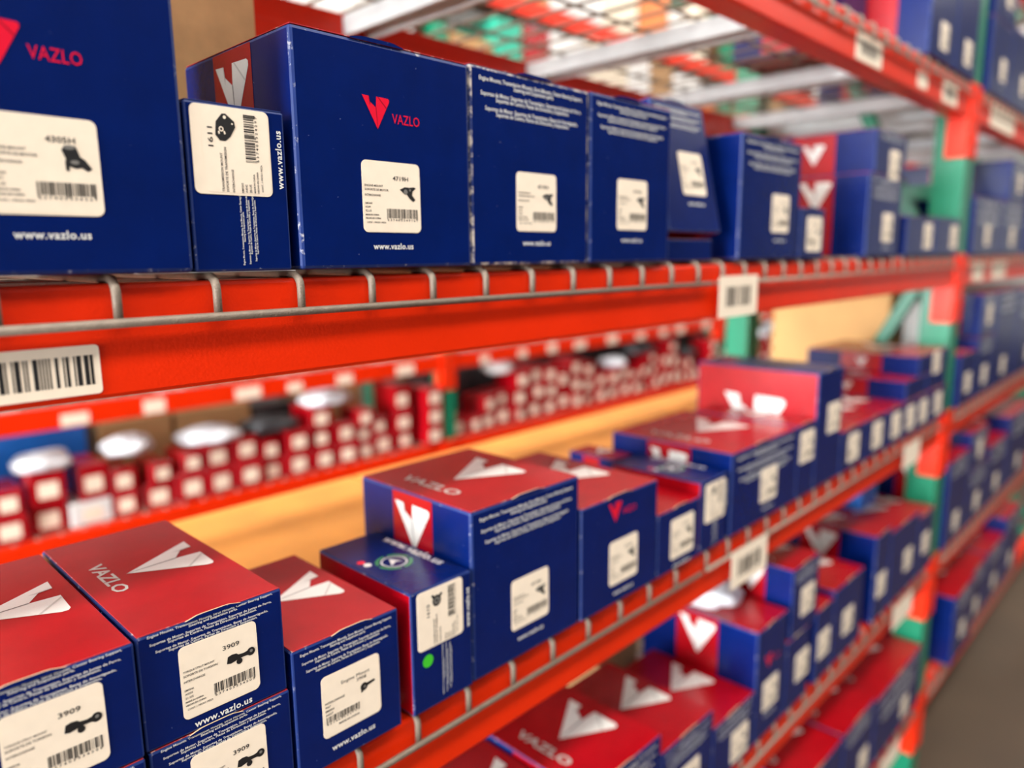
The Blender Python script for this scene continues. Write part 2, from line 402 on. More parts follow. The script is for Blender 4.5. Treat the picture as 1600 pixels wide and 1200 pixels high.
def carton(x0, x1, y0, d, z0, h, label, group=None, yaw=0.0, tilt=0.0, top='red', left='band', front='text', prod='4719H',
           lab=None, tab=True, top_art=True, www=True, full=True, roll=0.0, edge=None, gapy=None):
    """printed parts carton standing on its base; x0..x1 is its front, y0 the front plane, z heights relative to the camera"""
    w = x1-x0
    e = empty('carton', ((x0+x1)/2, y0, z0+H), (tilt, roll, yaw))
    tag(e, label, 'carton', group)
    lm = 'red' if left.startswith('red') else 'navy'
    mats = (('red' if top == 'red' else 'navy'), 'navy', lm, 'navy', edge or 'navy_edge')
    link('body', carton_body(w, d, h, mats, .0028 if h > .15 else .0016), None, e)
    # lid panel, a touch smaller than the box, lying on top
    bm = bmesh.new(); add_box(bm, -w/2+.0012, w/2-.0012, 0.0008, d-.001, h, h+.0007, 0.0002)
    bmesh.ops.recalc_face_normals(bm, faces=bm.faces)
    for f in bm.faces: f.material_index = 0 if f.normal.z > .9 else 1
    lme = bpy.data.meshes.new('lid'); bm.to_mesh(lme); bm.free()
    lme.materials.append(M['red' if top == 'red' else 'navy']); lme.materials.append(M['red_edge' if top == 'red' else 'navy_edge'])
    lid = link('lid', lme, None, e)
    if tab and w > .06:
        t = link('lid_tab', TABS[0.05 if w > .12 else 0.04], None, e); t.location = (w*random.uniform(-.08, .05), 0, h+.0003)
    L = 0.0003
    if lab is None: lab = (0.004, 0.045 if h < .12 else 0.058)
    if front == 'text':
        fw = .86*w; fh = fw*.235
        gap = .008 if h > .12 else .004
        if h < .095: fh, gap = .0165, .0005
        place('fine_print', fine_me, e, (0, 0, h-gap-fh/2), EX, EZ, fw, fh/.235, lift=L)
    if front == 'logo':
        place('v_emblem', v_red, e, (-.0135, 0, lab[1]+.0635), EX, EZ, .0255, lift=L)
        place('brand_text', brand_red, e, (.0155, 0, lab[1]+.0610), EX, EZ, .0275, lift=L)
    if front in ('text', 'logo', 'plain', 'none'):
        if front != 'none': put_label(e, (lab[0], 0, lab[1]), EX, EZ, prod, full)
        if www: place('web_address', www_me, e, (lab[0], 0, max(.0055, lab[1]-.0385)), EX, EZ, .040 if w > .12 else .043, lift=L)
    if front == 'turned':     # box lying on its side: label and print read upwards
        put_label(e, (lab[0], 0, lab[1]), EZ, NX, prod, full)
        place('web_address', www_me, e, (w/2-.0055, 0, h*.70), EZ, NX, .040, lift=L)
        place('fine_print', fine_me, e, (.004, 0, max(.03, lab[1]-.055)), EZ, NX, .052, lift=L)
    if left in ('band', 'red'):
        if left == 'band':
            bm = bmesh.new(); add_poly(bm, [(-.18*d, -h/2+.002), (.18*d, -h/2+.002), (.18*d, h/2-.002), (-.18*d, h/2-.002)])
            bme = bpy.data.meshes.new('side_band'); bm.to_mesh(bme); bm.free(); bme.materials.append(M['red'])
            bnd = place('side_band', bme, e, (-w/2, d/2, h/2), NY, EZ, lift=L)
            sv = min(.31*d, .55*h)
            o = link('v_emblem', v_white, None, bnd); o.location = (0, .24*h if h > .1 else 0, .0003); o.scale = (sv, sv, 1)
            if h > .1: o.location.y = h/2 - .012 - .45*sv
        else:
            sv = min(.5*d, .8*h)
            place('v_emblem', v_white, e, (-w/2, d/2, h/2), NY, EZ, sv, lift=L)
    if top == 'red' and top_art:
        Lt = min(.65*w, .5*d)
        place('brand_text', brand_white, lid, (-w/2+.14*w+.085*Lt, d*.53, h+.0007), NY, EX, Lt, lift=L)
        place('v_emblem', v_white, lid, (-w/2+.60*w, d*.53, h+.0007), NY, EX, Lt*.95, .97*Lt, lift=L)
    if top == 'emblem':
        me = emblem_mesh()
        place('round_emblem', me, lid, (-.002, d*.46, h+.0007), EX, EY, 1.2, lift=L)
        place('web_address', www_me, lid, (w/2-.008, d*.52, h+.0007), NY, EX, d*.62, lift=L)
    return e
_emb = []
def emblem_mesh():
    if _emb: return _emb[0]
    bm = bmesh.new()
    for a, b, mi in ((.0155, .0125, 0), (.011, .0098, 1)):
        n = 28
        for k in range(n):
            if mi == 0 and k % 7 == 6: continue
            t0, t1 = 2*math.pi*k/n, 2*math.pi*(k+1)/n
            add_poly(bm, [(a*math.cos(t0), a*math.sin(t0)), (a*math.cos(t1), a*math.sin(t1)), (b*math.cos(t1), b*math.sin(t1)), (b*math.cos(t0), b*math.sin(t0))], 0, mi)
    add_poly(bm, [(-.006, -.005), (0, .007), (.006, -.004), (.001, -.001)], 0, 1)
    add_poly(bm, ngon(-.019, .010, .0035, 10), 0, 1); add_poly(bm, ngon(-.020, .018, .0035, 10), 0, 2)
    me = bpy.data.meshes.new('round_emblem'); bm.to_mesh(me); bm.free()
    for k in ('green_ink', 'white_ink', 'red_ink'): me.materials.append(M[k])
    _emb.append(me); return me

# ------------------------------------------------------------------ the building
def struct(name, me, m): return tag(link(name, me, m), kind='structure')
struct('floor', box_mesh('floor', -10.2, 16, -6, 9, -0.1, 0), M['floor'])
struct('ceiling', box_mesh('ceiling', -10.2, 16, -6, 9, 4.6, 4.7), M['ceiling'])
struct('wall_front', box_mesh('wall_front', -9.9, 16, -6.15, -6, 0, 4.6), M['dark_wall'])
struct('wall_left', box_mesh('wall_left', -10.15, -10, -6, -2.6, 0, 4.6), M['wall'])
struct('wall_left', box_mesh('wall_left', -10.15, -10, 3.4, 9, 0, 4.6), M['wall'])
struct('wall_left', box_mesh('wall_left', -10.15, -10, -2.6, 3.4, 3.9, 4.6), M['wall'])
struct('trim_1', box_mesh('trim_1', -10.0, -9.95, -2.7, -2.6, 0, 3.9), M['steel'])
struct('trim_2', box_mesh('trim_2', -10.0, -9.95, 3.4, 3.5, 0, 3.9), M['steel'])
struct('wall_back', box_mesh('wall_back', -10.15, 16, 9, 9.15, 0, 4.6), M['wall'])
struct('wall_right', box_mesh('wall_right', 16, 16.15, -6, 9, 0, 4.6), M['wall'])
_hou = None
for i, (x, y, z) in enumerate(LAMPS):
    if _hou is None:
        bm = bmesh.new(); add_prism(bm, [(-.20, 0.02), (.20, 0.02), (.14, .10), (-.14, .10)], 'x', -.68, .68)
        _hou = bm_mesh(bm, 'lamp_housing'); _dif = box_mesh('lamp_diffuser', -.66, .66, -.16, .16, .006, .02)
        _rod = box_mesh('hanger_rod', -.008, .008, -.008, .008, .10, .55)
    e = empty('strip_lamp', (x, y, z))
    tag(e, 'white ceiling strip lamp hanging above an aisle between the racks', 'lamp', 'strip lamps over the aisles')
    link('housing', _hou, M['channel'], e); link('diffuser', _dif, M['lamp'], e)
    for s in (-.5, .5): link('hanger_rod', _rod, M['steel'], e).location.x = s

# ------------------------------------------------------------------ pallet racks
BEAM_H = .0717
PROF = [(.004, -BEAM_H), (.048, -BEAM_H), (.048, -.040), (.032, -.040), (.032, 0), (.004, 0)]
def beam_mesh(length, mirror=False):
    bm = bmesh.new()
    add_prism(bm, [((-a if mirror else a), b) for a, b in PROF], 'x', 0, length)
    bmesh.ops.recalc_face_normals(bm, faces=bm.faces)
    es = [e for e in bm.edges if abs(e.verts[0].co.x - e.verts[1].co.x) > .1]
    bmesh.ops.bevel(bm, geom=es, offset=.003, segments=2, affect='EDGES', profile=.5)
    return bm_mesh(bm, 'beam_rail')
def connector_mesh(side, mirror=False):
    """angle plate that hooks the beam end to the post face"""
    bm = bmesh.new(); s = side
    sg = -1 if mirror else 1
    def bx(xa, xb, ya, yb, za, zb):
        ya, yb = sorted((ya*sg, yb*sg)); xa, xb = sorted((xa*s, xb*s)); add_box(bm, xa, xb, ya, yb, za, zb, .0008)
    bx(-.004, 0, .002, .05, -.165, .008)
    bx(-.004, .034, -.0015, .002, -.165, .008)
    for z in (-.02, -.07, -.12): bx(.012, .020, -.004, -.0015, z-.006, z+.006)
    return bm_mesh(bm, 'end_connector')
class Rack:
    def __init__(self, yf, depth, where): self.yf, self.d, self.where = yf, depth, where
RAIL = {(L_, m_): beam_mesh(L_, m_) for L_ in (2.444,) for m_ in (False, True)}
CONN = {(s, m_): connector_mesh(s, m_) for s in (-1, 1) for m_ in (False, True)}
def beam(x0, y, z, mirror, label, length=2.444, group=None):
    e = empty('rack_beam', (x0, y, z+H)); tag(e, label, 'rack beam', group)
    link('rail', RAIL[(length, mirror)], M['orange'], e)
    link('end_connector', CONN[(-1, mirror)], M['orange'], e)
    c = link('end_connector', CONN[(1, mirror)], M['orange'], e); c.location.x = length
    return e
def sticker(beam_e, x0, x1, z0, z1, y, seed, big=False, plain=False):
    """paper shelf tag on a beam, with a printed barcode; given in scene coordinates"""
    bx, by, bz = beam_e.location
    w, h = x1-x0, z1-z0
    bm = bmesh.new(); add_prism(bm, rounded_rect(w, h, .0025, 3), 'y', 0, .0004)
    me = bm_mesh(bm, 'shelf_tag')
    s = link('shelf_tag', me, M['label'], beam_e); s.location = ((x0+x1)/2-bx, y-.0004-by, (z0+z1)/2+H-bz)
    tag(s, 'pale paper shelf tag with barcode' if not plain else 'blank pale paper shelf tag')
    if not plain:
        bc = place('barcode', barcode_mesh('barcode', w*.90 if big else w*.62, h*.60 if big else h*.48, seed, 19 if big else 12), s, (-.001, 0, 0), EX, EZ, lift=.0002)
    return s
POST = [(-.038, 0), (.038, 0), (.038, .072), (.024, .072), (.024, .068), (.034, .068), (.034, .004), (-.034, .004), (-.034, .068), (-.024, .068), (-.024, .072), (-.038, .072)]
def post_mesh(h, flip):
    bm = bmesh.new(); add_prism(bm, [(a, (.072-b if flip else b)) for a, b in POST], 'z', 0, h); return bm_mesh(bm, 'post')
POSTH = 3.4
PM = [post_mesh(POSTH, False), post_mesh(POSTH, True)]
FOOT = box_mesh('foot_plate', -.06, .06, -.02, .095, 0, .008, .001)
def upright(x, yf, depth, label, group=None, z_off=0.0):
    e = empty('upright_frame', (x, yf, 0)); tag(e, label, 'rack upright', group)
    a = link('post', PM[0], M['green'], e); a.location = (0, .003, .008)
    b = link('post', PM[1], M['green'], e); b.location = (0, depth-.075, .008)
    for yy in (.003, depth-.075): link('foot_plate', FOOT, M['green'], e).location = (0, yy, 0)
    nodes = [(0, .10), (1, .62), (0, H-.01-.02), (1, 2.60), (0, 3.3)]
    ya, yb = .066, depth-.066
    for (s0, z0), (s1, z1) in zip(nodes, nodes[1:]):
        p, q = Vector((0, (ya, yb)[s0], z0)), Vector((0, (ya, yb)[s1], z1))
        bm = bmesh.new(); L_ = (q-p).length
        add_box(bm, -.016, .016, -.018, .018, 0, L_, .002)
        me = bm_mesh(bm, 'brace'); br = link('brace', me, M['green'], e)
        br.location = p; br.rotation_mode = 'QUATERNION'; br.rotation_quaternion = (q-p).to_track_quat('Z', 'X')
    for zz in (.10, .85, 1.75, 2.6, 3.3):
        link('brace', box_mesh('brace', -.016, .016, .066, depth-.066, zz-.018, zz+.018, .002), M['green'], e)
    return e

# wire decks
WR = .0030
def wire_mesh(depth):
    bm = bmesh.new(); z = .003
    pts = [(0, depth, z), (0, .010, z)] + [(0, .010-.010*math.sin(a), z-.010+.010*math.cos(a)) for a in (math.radians(22), math.radians(45), math.radians(68), math.radians(90))] + [(0, 0, -.0265)]
    add_tube(bm, pts, WR, 8); me = bm_mesh(bm, 'deck_wire', True); me.materials.append(M['wire']); return me
def rod_mesh(length):
    bm = bmesh.new(); add_tube(bm, [(0, 0, 0), (length, 0, 0)], WR, 8); me = bm_mesh(bm, 'cross_wire', True); me.materials.append(M['wire']); return me
def channel_mesh(depth):
    """inverted U channel carrying the wires between the beams"""
    bm = bmesh.new()
    add_prism(bm, [(-.024, -.030), (-.019, -.030), (-.019, -.004), (.019, -.004), (.019, -.030), (.024, -.030), (.024, 0), (-.024, 0)], 'y', .034, depth-.034)
    me = bm_mesh(bm, 'support_channel'); me.materials.append(M['channel']); return me
DEPTH = .624
WM, CM = wire_mesh(DEPTH-.01), channel_mesh(DEPTH)
_rods = {}
def deck(x0, x1, yf, zt, first, chans, label, detailed=True, group=None, fall=True):
    """wire deck panel resting on the beam tops at height zt"""
    e = empty('wire_deck', (x0, yf, zt+H)); tag(e, label, 'wire deck', group)
    L_ = round(x1-x0, 4)
    if L_ not in _rods: _rods[L_] = rod_mesh(L_)
    xs = []; x = first
    while x < x1: xs.append(x-x0); x += .0638
    if detailed:
        for x in xs: link('deck_wire', WM, None, e).location.x = x
        for y in (.10, .20, .30, .40, .50, .60): link('cross_wire', _rods[L_], None, e).location = (0, y, -.0025)
        link('front_wire', _rods[L_], None, e).location = (0, -.0045, -.0242)
    else:
        bm = bmesh.new()
        for x in xs:
            add_tube(bm, [(x, DEPTH-.01, .003), (x, .006, .003)] + ([(x, 0, -.003), (x, 0, -.0265)] if fall else []), WR, 5)
        for y in (.10, .20, .30, .40, .50): add_tube(bm, [(0, y, -.0025), (L_, y, -.0025)], WR, 5)
        if fall: add_tube(bm, [(0, -.0045, -.0242), (L_, -.0045, -.0242)], WR, 5)
        me = bm_mesh(bm, 'wire_grid', True); me.materials.append(M['wire'])
        tag(link('wire_grid', me, None, e), kind='stuff')
    for c in chans: link('support_channel', CM, None, e).location = (c-x0, 0, -.0055)
    return e
def DT(k): return -.0148 + LV*k           # beam top of level k (0 = the upper shelf at eye height)
def DK(k): return DT(k) + .0061           # where goods stand
NAMES = {2: 'highest', 1: 'overhead', 0: 'eye-level', -1: 'waist-level', -2: 'knee-level', -3: 'lowest'}
BX = {1: -.324, 2: 2.196}
beams = {}
for k in (2, 1, 0, -1, -2, -3):
    for bay in (1, 2):
        wh = 'in the near bay' if bay == 1 else 'in the bay beyond the green upright'
        beams[(k, bay)] = beam(BX[bay], 0, DT(k), False, 'orange steel front beam of the %s shelf %s' % (NAMES[k], wh))
        beam(BX[bay], DEPTH, DT(k), True, 'orange steel rear beam of the %s shelf %s' % (NAMES[k], wh))
        fo = {0: .1609, -1: .3831-.0638*3, 1: .17, 2: .18, -2: .16, -3: .15}[k]
        if bay == 1:
            f1 = fo
            while f1 - .0638 > -.30: f1 -= .0638
            f2 = {0: .9265, -1: .912}.get(k, .925)
            deck(-.305, .890, 0, DT(k), f1, (-.14, .31, .76), 'zinc wire deck panel of the %s shelf nearest the camera' % NAMES[k], k < 2)
            deck(.902, 2.105, 0, DT(k), f2, (1.20, 1.66, 2.08), 'zinc wire deck panel of the %s shelf beside the green upright' % NAMES[k], k < 2)
        else:
            deck(2.215, 3.41, 0, DT(k), 2.25, (2.30, 2.50, 2.95, 3.35), 'zinc wire deck panel of the %s shelf just past the green upright' % NAMES[k], False)
for x, wh in ((-.362, 'at the near end of the close rack'), (2.158, 'between the two bays of the close rack'), (4.678, 'at the far end of the close rack')):
    upright(x, 0, DEPTH, 'green steel upright frame with diagonal braces ' + wh)
sticker(beams[(0, 1)], .088, .1487, -.082, -.0515, .0036, 11, big=True)
sticker(beams[(0, 1)], .903, 1.014, -.086, -.030, -.0082, 12)
sticker(beams[(-1, 1)], .972, 1.090, -.500, -.442, -.0082, 13)
sticker(beams[(1, 1)], 1.362, 1.490, .325, .368, .0036, 14)
sticker(beams[(1, 1)], 1.705, 1.770, .330, .362, .0036, 15, plain=True)
sticker(beams[(1, 1)], 1.882, 2.000, .326, .370, .0036, 16)
sticker(beams[(1, 2)], 2.33, 2.62, .325, .382, .0036, 17, plain=True)  # wide pale tag also paints in the glare on this beam
sticker(beams[(0, 2)], 2.30, 2.42, -.080, -.03, .0036, 18, plain=True)
sticker(beams[(0, 2)], 2.52, 2.70, -.080, -.03, .0036, 19, plain=True)
sticker(beams[(-1, 1)], 1.78, 1.90, -.490, -.435, -.0082, 20, plain=True)
sticker(beams[(-2, 1)], 1.80, 1.95, -.895, -.835, -.0082, 21, plain=True)
sticker(beams[(-3, 1)], 1.80, 1.95, -1.30, -1.245, -.0082, 22, plain=True)

# ------------------------------------------------------------------ eye-level shelf
z = DK(0)
carton(.040, .209, -.005, .170, z, .200, 'large glossy navy carton with pink-red emblem and 4305H sticker, nearest at left', front='logo', prod='4305H', lab=(.0045, .0615), yaw=math.radians(0.5))
carton(.211, .2815, -.002, .100, z, .1095, 'short navy carton lying sideways, upright-turned 1611 sticker, between two tall cartons', front='turned', top='navy', prod='1611', lab=(-.0042, .0795), left='none', tab=False)
carton(.2885, .4585, -.004, .175, z, .1705, 'navy carton with red V emblem and 4719H sticker', front='logo', prod='4719H', lab=(-.001, .0555))
carton(.4605, .6275, -.003, .172, z, .1730, 'scuffed navy carton with white fine print, right of the 4719H carton', prod='4719H', lab=(.003, .0590), edge='torn_edge')
carton(.6305, .7840, -.003, .172, z, .1740, 'navy carton with fine print, third of the tall cube cartons from the left', prod='4719H', lab=(0, .0630))
carton(.962, 1.155, -.003, .185, z, .170, 'navy carton with broad plain left side, right of the tilted carton', prod='4719H', lab=(.030, .066))
carton(.797, .905, .006, .030, z, .0270, 'flat dark red carton propping up the tilted carton', front='none', left='none', www=False, tab=False, top_art=False)
_a = math.radians(12)
carton(.792, .918, .000, .170, z+.170*math.sin(_a)+.0005, .165, 'navy carton tilted backwards on the eye-level shelf', prod='4719H', lab=(.010, .075), tilt=-_a)
carton(1.163, 1.258, -.003, .15, z, .078, 'small navy carton with sticker, just left of the two-high stack on the eye-level shelf', front='plain', prod='3908', lab=(.006, .038), left='none', www=False)
carton(1.455, 1.640, -.003, .20, z, .152, 'lower navy carton of the two-high stack on the eye-level shelf', prod='4719H', lab=(.02, .055), tab=False)
carton(1.475, 1.650, -.003, .23, z+.1535, .078, 'upper navy carton with red side band on top of the two-high stack', front='text', prod='4719H', lab=(.02, .02), www=False)
carton(1.690, 1.890, -.003, .16, z, .082, 'low navy carton with sticker, left of a pair before the green upright', front='plain', prod='3908', lab=(.05, .042), left='none', www=False)
carton(1.897, 2.108, -.003, .16, z, .084, 'low navy carton with sticker, touching the green upright on the eye-level shelf', front='plain', prod='3908', lab=(.05, .042), left='none', www=False)
carton(2.235, 2.550, -.003, .2, z, .148, 'navy carton with fine print just past the green upright, eye-level shelf', prod='4719H', lab=(.0, .05), left='none')
carton(2.558, 2.860, -.003, .2, z, .150, 'navy carton at the right picture edge, eye-level shelf', prod='4719H', lab=(.0, .05), left='none')
carton(2.62, 2.86, -.003, .32, z+.151, .12, 'carton with shiny red banded side stacked high at the right edge, eye-level shelf', left='band')
# plain brown box behind
def plain_box(name, x0, x1, y0, y1, z0, h, m, label, cat='box', group=None, tape=None, bev=.002, yaw=0):
    e = empty(name, ((x0+x1)/2, (y0+y1)/2, z0+H), (0, 0, yaw)); tag(e, label, cat, group)
    w, d = (x1-x0)/2, (y1-y0)/2
    link('body', box_mesh('body', -w, w, -d, d, 0, h, bev, 2), M[m], e)
    link('flap', box_mesh('flap', -w+.001, w-.001, -d+.001, -.0015, h, h+.0015), M[m], e)
    link('flap', box_mesh('flap', -w+.001, w-.001, .0015, d-.001, h, h+.0015), M[m], e)
    if tape:
        link('tape', box_mesh('tape', -.02, .02, -d-.0006, d+.0006, h+.0015, h+.002), M[tape], e)
        link('tape', box_mesh('tape', -.02, .02, -d-.0008, -d-.0001, h-.06, h+.002), M[tape], e)
    return e
plain_box('cardboard_box', .165, .392, .235, .50, z, .30, 'kraft', 'plain brown cardboard box standing behind the 1611 carton', tape='tape')
s = link('paper_sheet', box_mesh('paper_sheet', .175, .285, .0, .22, z-.0006+H, z-.0002+H), M['white_card'])
tag(s, 'white paper sheet lying on the wires beneath the 1611 carton', 'paper')

# ------------------------------------------------------------------ waist-level shelf
z = DK(-1)
TT = '3909'
carton(.0425, .1480, -.006, .215, z, .083, 'navy 3909 carton at the bottom left corner, under a twin', prod=TT, lab=(.0065, .0385))
carton(.0425, .1480, -.006, .215, z+.0845, .083, 'red-topped 3909 carton cut off by the left picture edge', prod=TT, lab=(.0035, .0385))
carton(.1515, .2565, -.003, .215, z, .0825, 'red-topped 3909 carton underneath another 3909 carton', prod=TT, lab=(.002, .0385))
carton(.1500, .2550, -.003, .218, z+.0840, .0835, 'red-topped 3909 carton on top of its twin, full sticker in view', prod=TT, lab=(.002, .0390))
carton(.2595, .3620, -.004, .173, z, .1120, 'red-topped carton with 3908 Engine Mount sticker', prod='3908', lab=(.001, .0525))
c5 = carton(.3755, .4490, -.005, .150, z, .1190, 'navy-topped carton with red side, round emblem and green dot sticker', front='turned', top='emblem', left='redplain', prod='ring', lab=(-.0025, .089), tab=False)
bm = bmesh.new(); add_poly(bm, ngon(0, 0, .0062, 24)); me = bpy.data.meshes.new('round_sticker'); bm.to_mesh(me); bm.free(); me.materials.append(M['green_dot'])
tag(place('round_sticker', me, c5, (-.019, 0, .049), EX, EZ, lift=.0004), 'bright green round sticker')
carton(.4510, .6140, -.004, .178, z, .1750, 'large cube carton with red top and banded blue side, waist-level shelf', prod='4719H', lab=(.001, .060))
carton(.6175, .7710, -.005, .200, z, .1345, 'navy carton with small red V on its front, next to the large cube carton', front='logo', prod='4719H', lab=(.005, .052))
carton(.7745, .8770, -.005, .180, z, .0855, 'low red-topped carton in the dip between two taller cartons', front='plain', prod='4719H', lab=(.008, .043), top_art=False)
carton(.8800, .9560, -.005, .150, z, .1040, 'navy-topped carton with red side and emblem, second of its kind from the left', front='turned', top='emblem', left='redplain', prod='ring', lab=(.002, .070), tab=False)
carton(.905, .955, .160, .09, z, .100, 'small red-topped carton behind the second navy-topped emblem carton', front='none', www=False, tab=False)
carton(.9680, 1.1950, -.005, .215, z, .1270, 'wide navy carton with large white V on its red top', prod='4719H', lab=(.010, .055))
carton(1.1985, 1.2680, -.005, .20, z, .1280, 'narrow navy carton with sticker left of the tall red-sided carton', front='plain', prod='4719H', lab=(.002, .088), www=False)
carton(1.2720, 1.3880, -.005, .235, z, .2090, 'tall carton with shiny red left side and big white V', front='plain', top='navy', left='red', prod='4719H', lab=(.020, .120), www=False)
xs = (1.394, 1.533, 1.664, 1.772, 1.866, 1.968, 2.110)
for i, (a, b) in enumerate(zip(xs, xs[1:])):
    carton(a, b-.004, -.005, .19, z, .081, ['leftmost', 'second', 'third', 'fourth', 'fifth', 'rightmost'][i] + ' of the six low cartons in a row before the green upright', front='plain', prod='3908', lab=(0, .042), www=False)
carton(1.780, 1.93, -.002, .26, z+.0825, .045, 'flat carton with red banded side, lower of a small pile on the six low cartons', front='none', www=False, tab=False)
carton(1.94, 2.10, -.002, .24, z+.0825, .045, 'flat carton filling the pile beside the green upright', front='none', www=False, tab=False)
carton(1.865, 2.105, -.002, .26, z+.129, .046, 'flat blue-sided carton on top of the small pile', front='plain', prod='3908', lab=(.02, .02), www=False, tab=False)
BOARDS = [(-.31, .745, 'long yellow board nearest the camera on the waist-level shelf'), (.750, 1.560, 'middle yellow board on the waist-level shelf'), (1.565, 2.10, 'farthest yellow board on the waist-level shelf')]
for a, b, lb in BOARDS:
    o = link('shelf_board', box_mesh('shelf_board', a, b, .262, .646, z+H+.0003, z+.0115+H, .001), M['yellow']); tag(o, lb, 'board')
plain_box('wooden_box', 2.245, 2.59, .185, .53, z, .30, 'wood', 'tall pale wooden box behind the green upright on the waist-level shelf', bev=.004)
plain_box('white_box', 2.30, 2.40, .06, .165, z, .27, 'white_card', 'white box half hidden by the green upright on the waist-level shelf')
carton(2.225, 2.404, -.005, .05, z, .14, 'navy carton just past the green upright, waist-level shelf', front='plain', prod='3908', www=False)
carton(2.412, 2.60, -.005, .18, z, .17, 'navy carton with red band, second past the green upright, waist-level shelf', prod='4719H')
carton(2.605, 2.90, -.005, .18, z, .295, 'navy carton at the right picture edge, waist-level shelf', prod='4719H')
carton(2.412, 2.59, -.005, .16, z+.175, .12, 'navy carton stacked on the second carton past the green upright', prod='4719H')

# ------------------------------------------------------------------ knee-level shelf
z = DK(-2)
carton(.4900, .6300, -.004, .18, z, .165, 'red-topped carton peeking from under the beam at the bottom edge', prod='4719H')
carton(.6340, .7980, -.004, .185, z, .1720, 'red-topped carton with white V and brand name, bottom centre', prod='4719H')
carton(.8010, .9430, -.004, .20, z, .1380, 'red-topped carton second from the left at the bottom centre', prod='4719H')
carton(.9460, 1.0830, -.004, .20, z, .1020, 'low red-topped carton before the banded carton, knee-level shelf', front='text', prod='4719H', lab=(.02, .036), www=False)
carton(1.0860, 1.2000, -.004, .225, z, .2050, 'carton with bright blue and red banded side, knee-level shelf', front='logo', prod='4719H', lab=(.0, .075), top_art=False)
carton(1.2050, 1.3050, -.004, .20, z, .138, 'navy carton under the blue-sided carton, knee-level shelf', front='plain', prod='4719H', lab=(.02, .07), www=False)
carton(1.2150, 1.3300, -.004, .16, z+.1395, .132, 'blue-sided carton stacked in the middle of the knee-level shelf', prod='4719H', lab=(.01, .058), www=False)
carton(1.3350, 1.4200, -.004, .20, z, .148, 'narrow red-topped carton right of the stacked pair, knee-level shelf', front='plain', prod='4719H', lab=(.0, .07), www=False)
carton(1.4230, 1.5850, -.004, .20, z, .160, 'red-topped carton before the pink banded carton, knee-level shelf', front='plain', prod='4719H', lab=(.0, .07), www=False)
carton(1.6550, 1.7550, -.004, .25, z, .205, 'tall carton with pink glare on its banded side, knee-level shelf', front='plain', prod='4719H', lab=(.0, .08), www=False)
carton(1.7600, 1.9750, -.004, .22, z, .185, 'wide red-topped carton near the green upright, knee-level shelf', front='plain', prod='4719H', lab=(.03, .08), www=False)
carton(1.9800, 2.1080, -.004, .22, z, .160, 'red-topped carton touching the green upright, knee-level shelf', front='plain', prod='4719H', lab=(.0, .08), www=False)
plain_box('blue_box', 1.86, 1.97, .10, .21, z+.1865, .05, 'blue_card', 'small bright blue box lying on the wide red-topped carton, knee-level shelf')
carton(2.225, 2.45, -.004, .2, z, .25, 'tall navy carton just past the green upright, knee-level shelf', prod='4719H')
carton(2.455, 2.70, -.004, .2, z, .17, 'navy carton second past the green upright, knee-level shelf', prod='4719H')
carton(2.455, 2.66, -.004, .18, z+.1715, .12, 'red-banded carton stacked second past the green upright, knee-level shelf', prod='4719H')
carton(2.705, 2.98, -.004, .2, z, .2, 'navy carton at the right picture edge, knee-level shelf', prod='4719H')

# ------------------------------------------------------------------ lowest shelf
z = DK(-3)
carton(1.10, 1.312, -.004, .25, z, .185, 'red-topped carton on the lowest shelf cut by the bottom edge', front='plain', www=False)
carton(1.318, 1.530, -.004, .25, z, .190, 'red-topped carton on the lowest shelf, left of the fine-printed one', front='plain', www=False)
carton(1.538, 1.735, -.004, .26, z, .190, 'second red-topped carton on the lowest shelf before the upright', front='text', lab=(.04, .06), www=False)
carton(1.742, 2.105, -.004, .26, z, .172, 'wide red-topped carton against the green upright, lowest shelf', front='text', lab=(.06, .05), www=False)
carton(2.370, 2.600, -.020, .25, z, .215, 'tall navy carton by the floor just past the green upright', front='text', lab=(.0, .08), www=False)
carton(2.610, 2.85, -.004, .25, z, .20, 'navy carton with red top, second past the green upright, lowest shelf', front='text', www=False)
carton(2.86, 3.12, -.004, .25, z, .20, 'navy carton farthest along the lowest shelf', front='text', www=False)

# ------------------------------------------------------------------ overhead shelf
z = DK(1)
carton(1.530, 1.725, .12, .2, z, .20, 'navy carton set back on the overhead shelf', front='plain', www=False)
carton(1.735, 1.925, -.003, .2, z, .36, 'tall navy carton on the overhead shelf, left of a pair', front='text', prod='4719H', lab=(.01, .05), www=False)
carton(1.932, 2.112, -.003, .2, z, .36, 'tall navy carton on the overhead shelf touching the green upright', front='text', prod='4719H', lab=(.01, .05), www=False)
carton(2.245, 2.470, -.003, .2, z, .18, 'navy carton on the overhead shelf just past the green upright', front='plain', lab=(.03, .07))
carton(2.245, 2.470, -.003, .2, z+.1815, .15, 'navy carton stacked on the overhead shelf just past the green upright', front='plain', lab=(.03, .07))
carton(2.475, 2.760, -.003, .2, z, .20, 'navy carton at the right picture edge, overhead shelf', front='plain', lab=(.03, .07))

# out-of-view cases added on the highest shelf to shade the rear beam
for i, (a, b, d_, h_) in enumerate(((-.29, .16, .52, .30), (.18, .63, .55, .34), (.65, 1.08, .50, .28), (1.10, 1.58, .56, .32), (1.60, 2.08, .52, .30))):
    plain_box('cardboard_box', a, b, .03, .03+d_, DK(2), h_, 'kraft', 'unseen brown case added on the highest shelf to shade the rack below', group='added shading cases on the highest shelf', tape='tape')
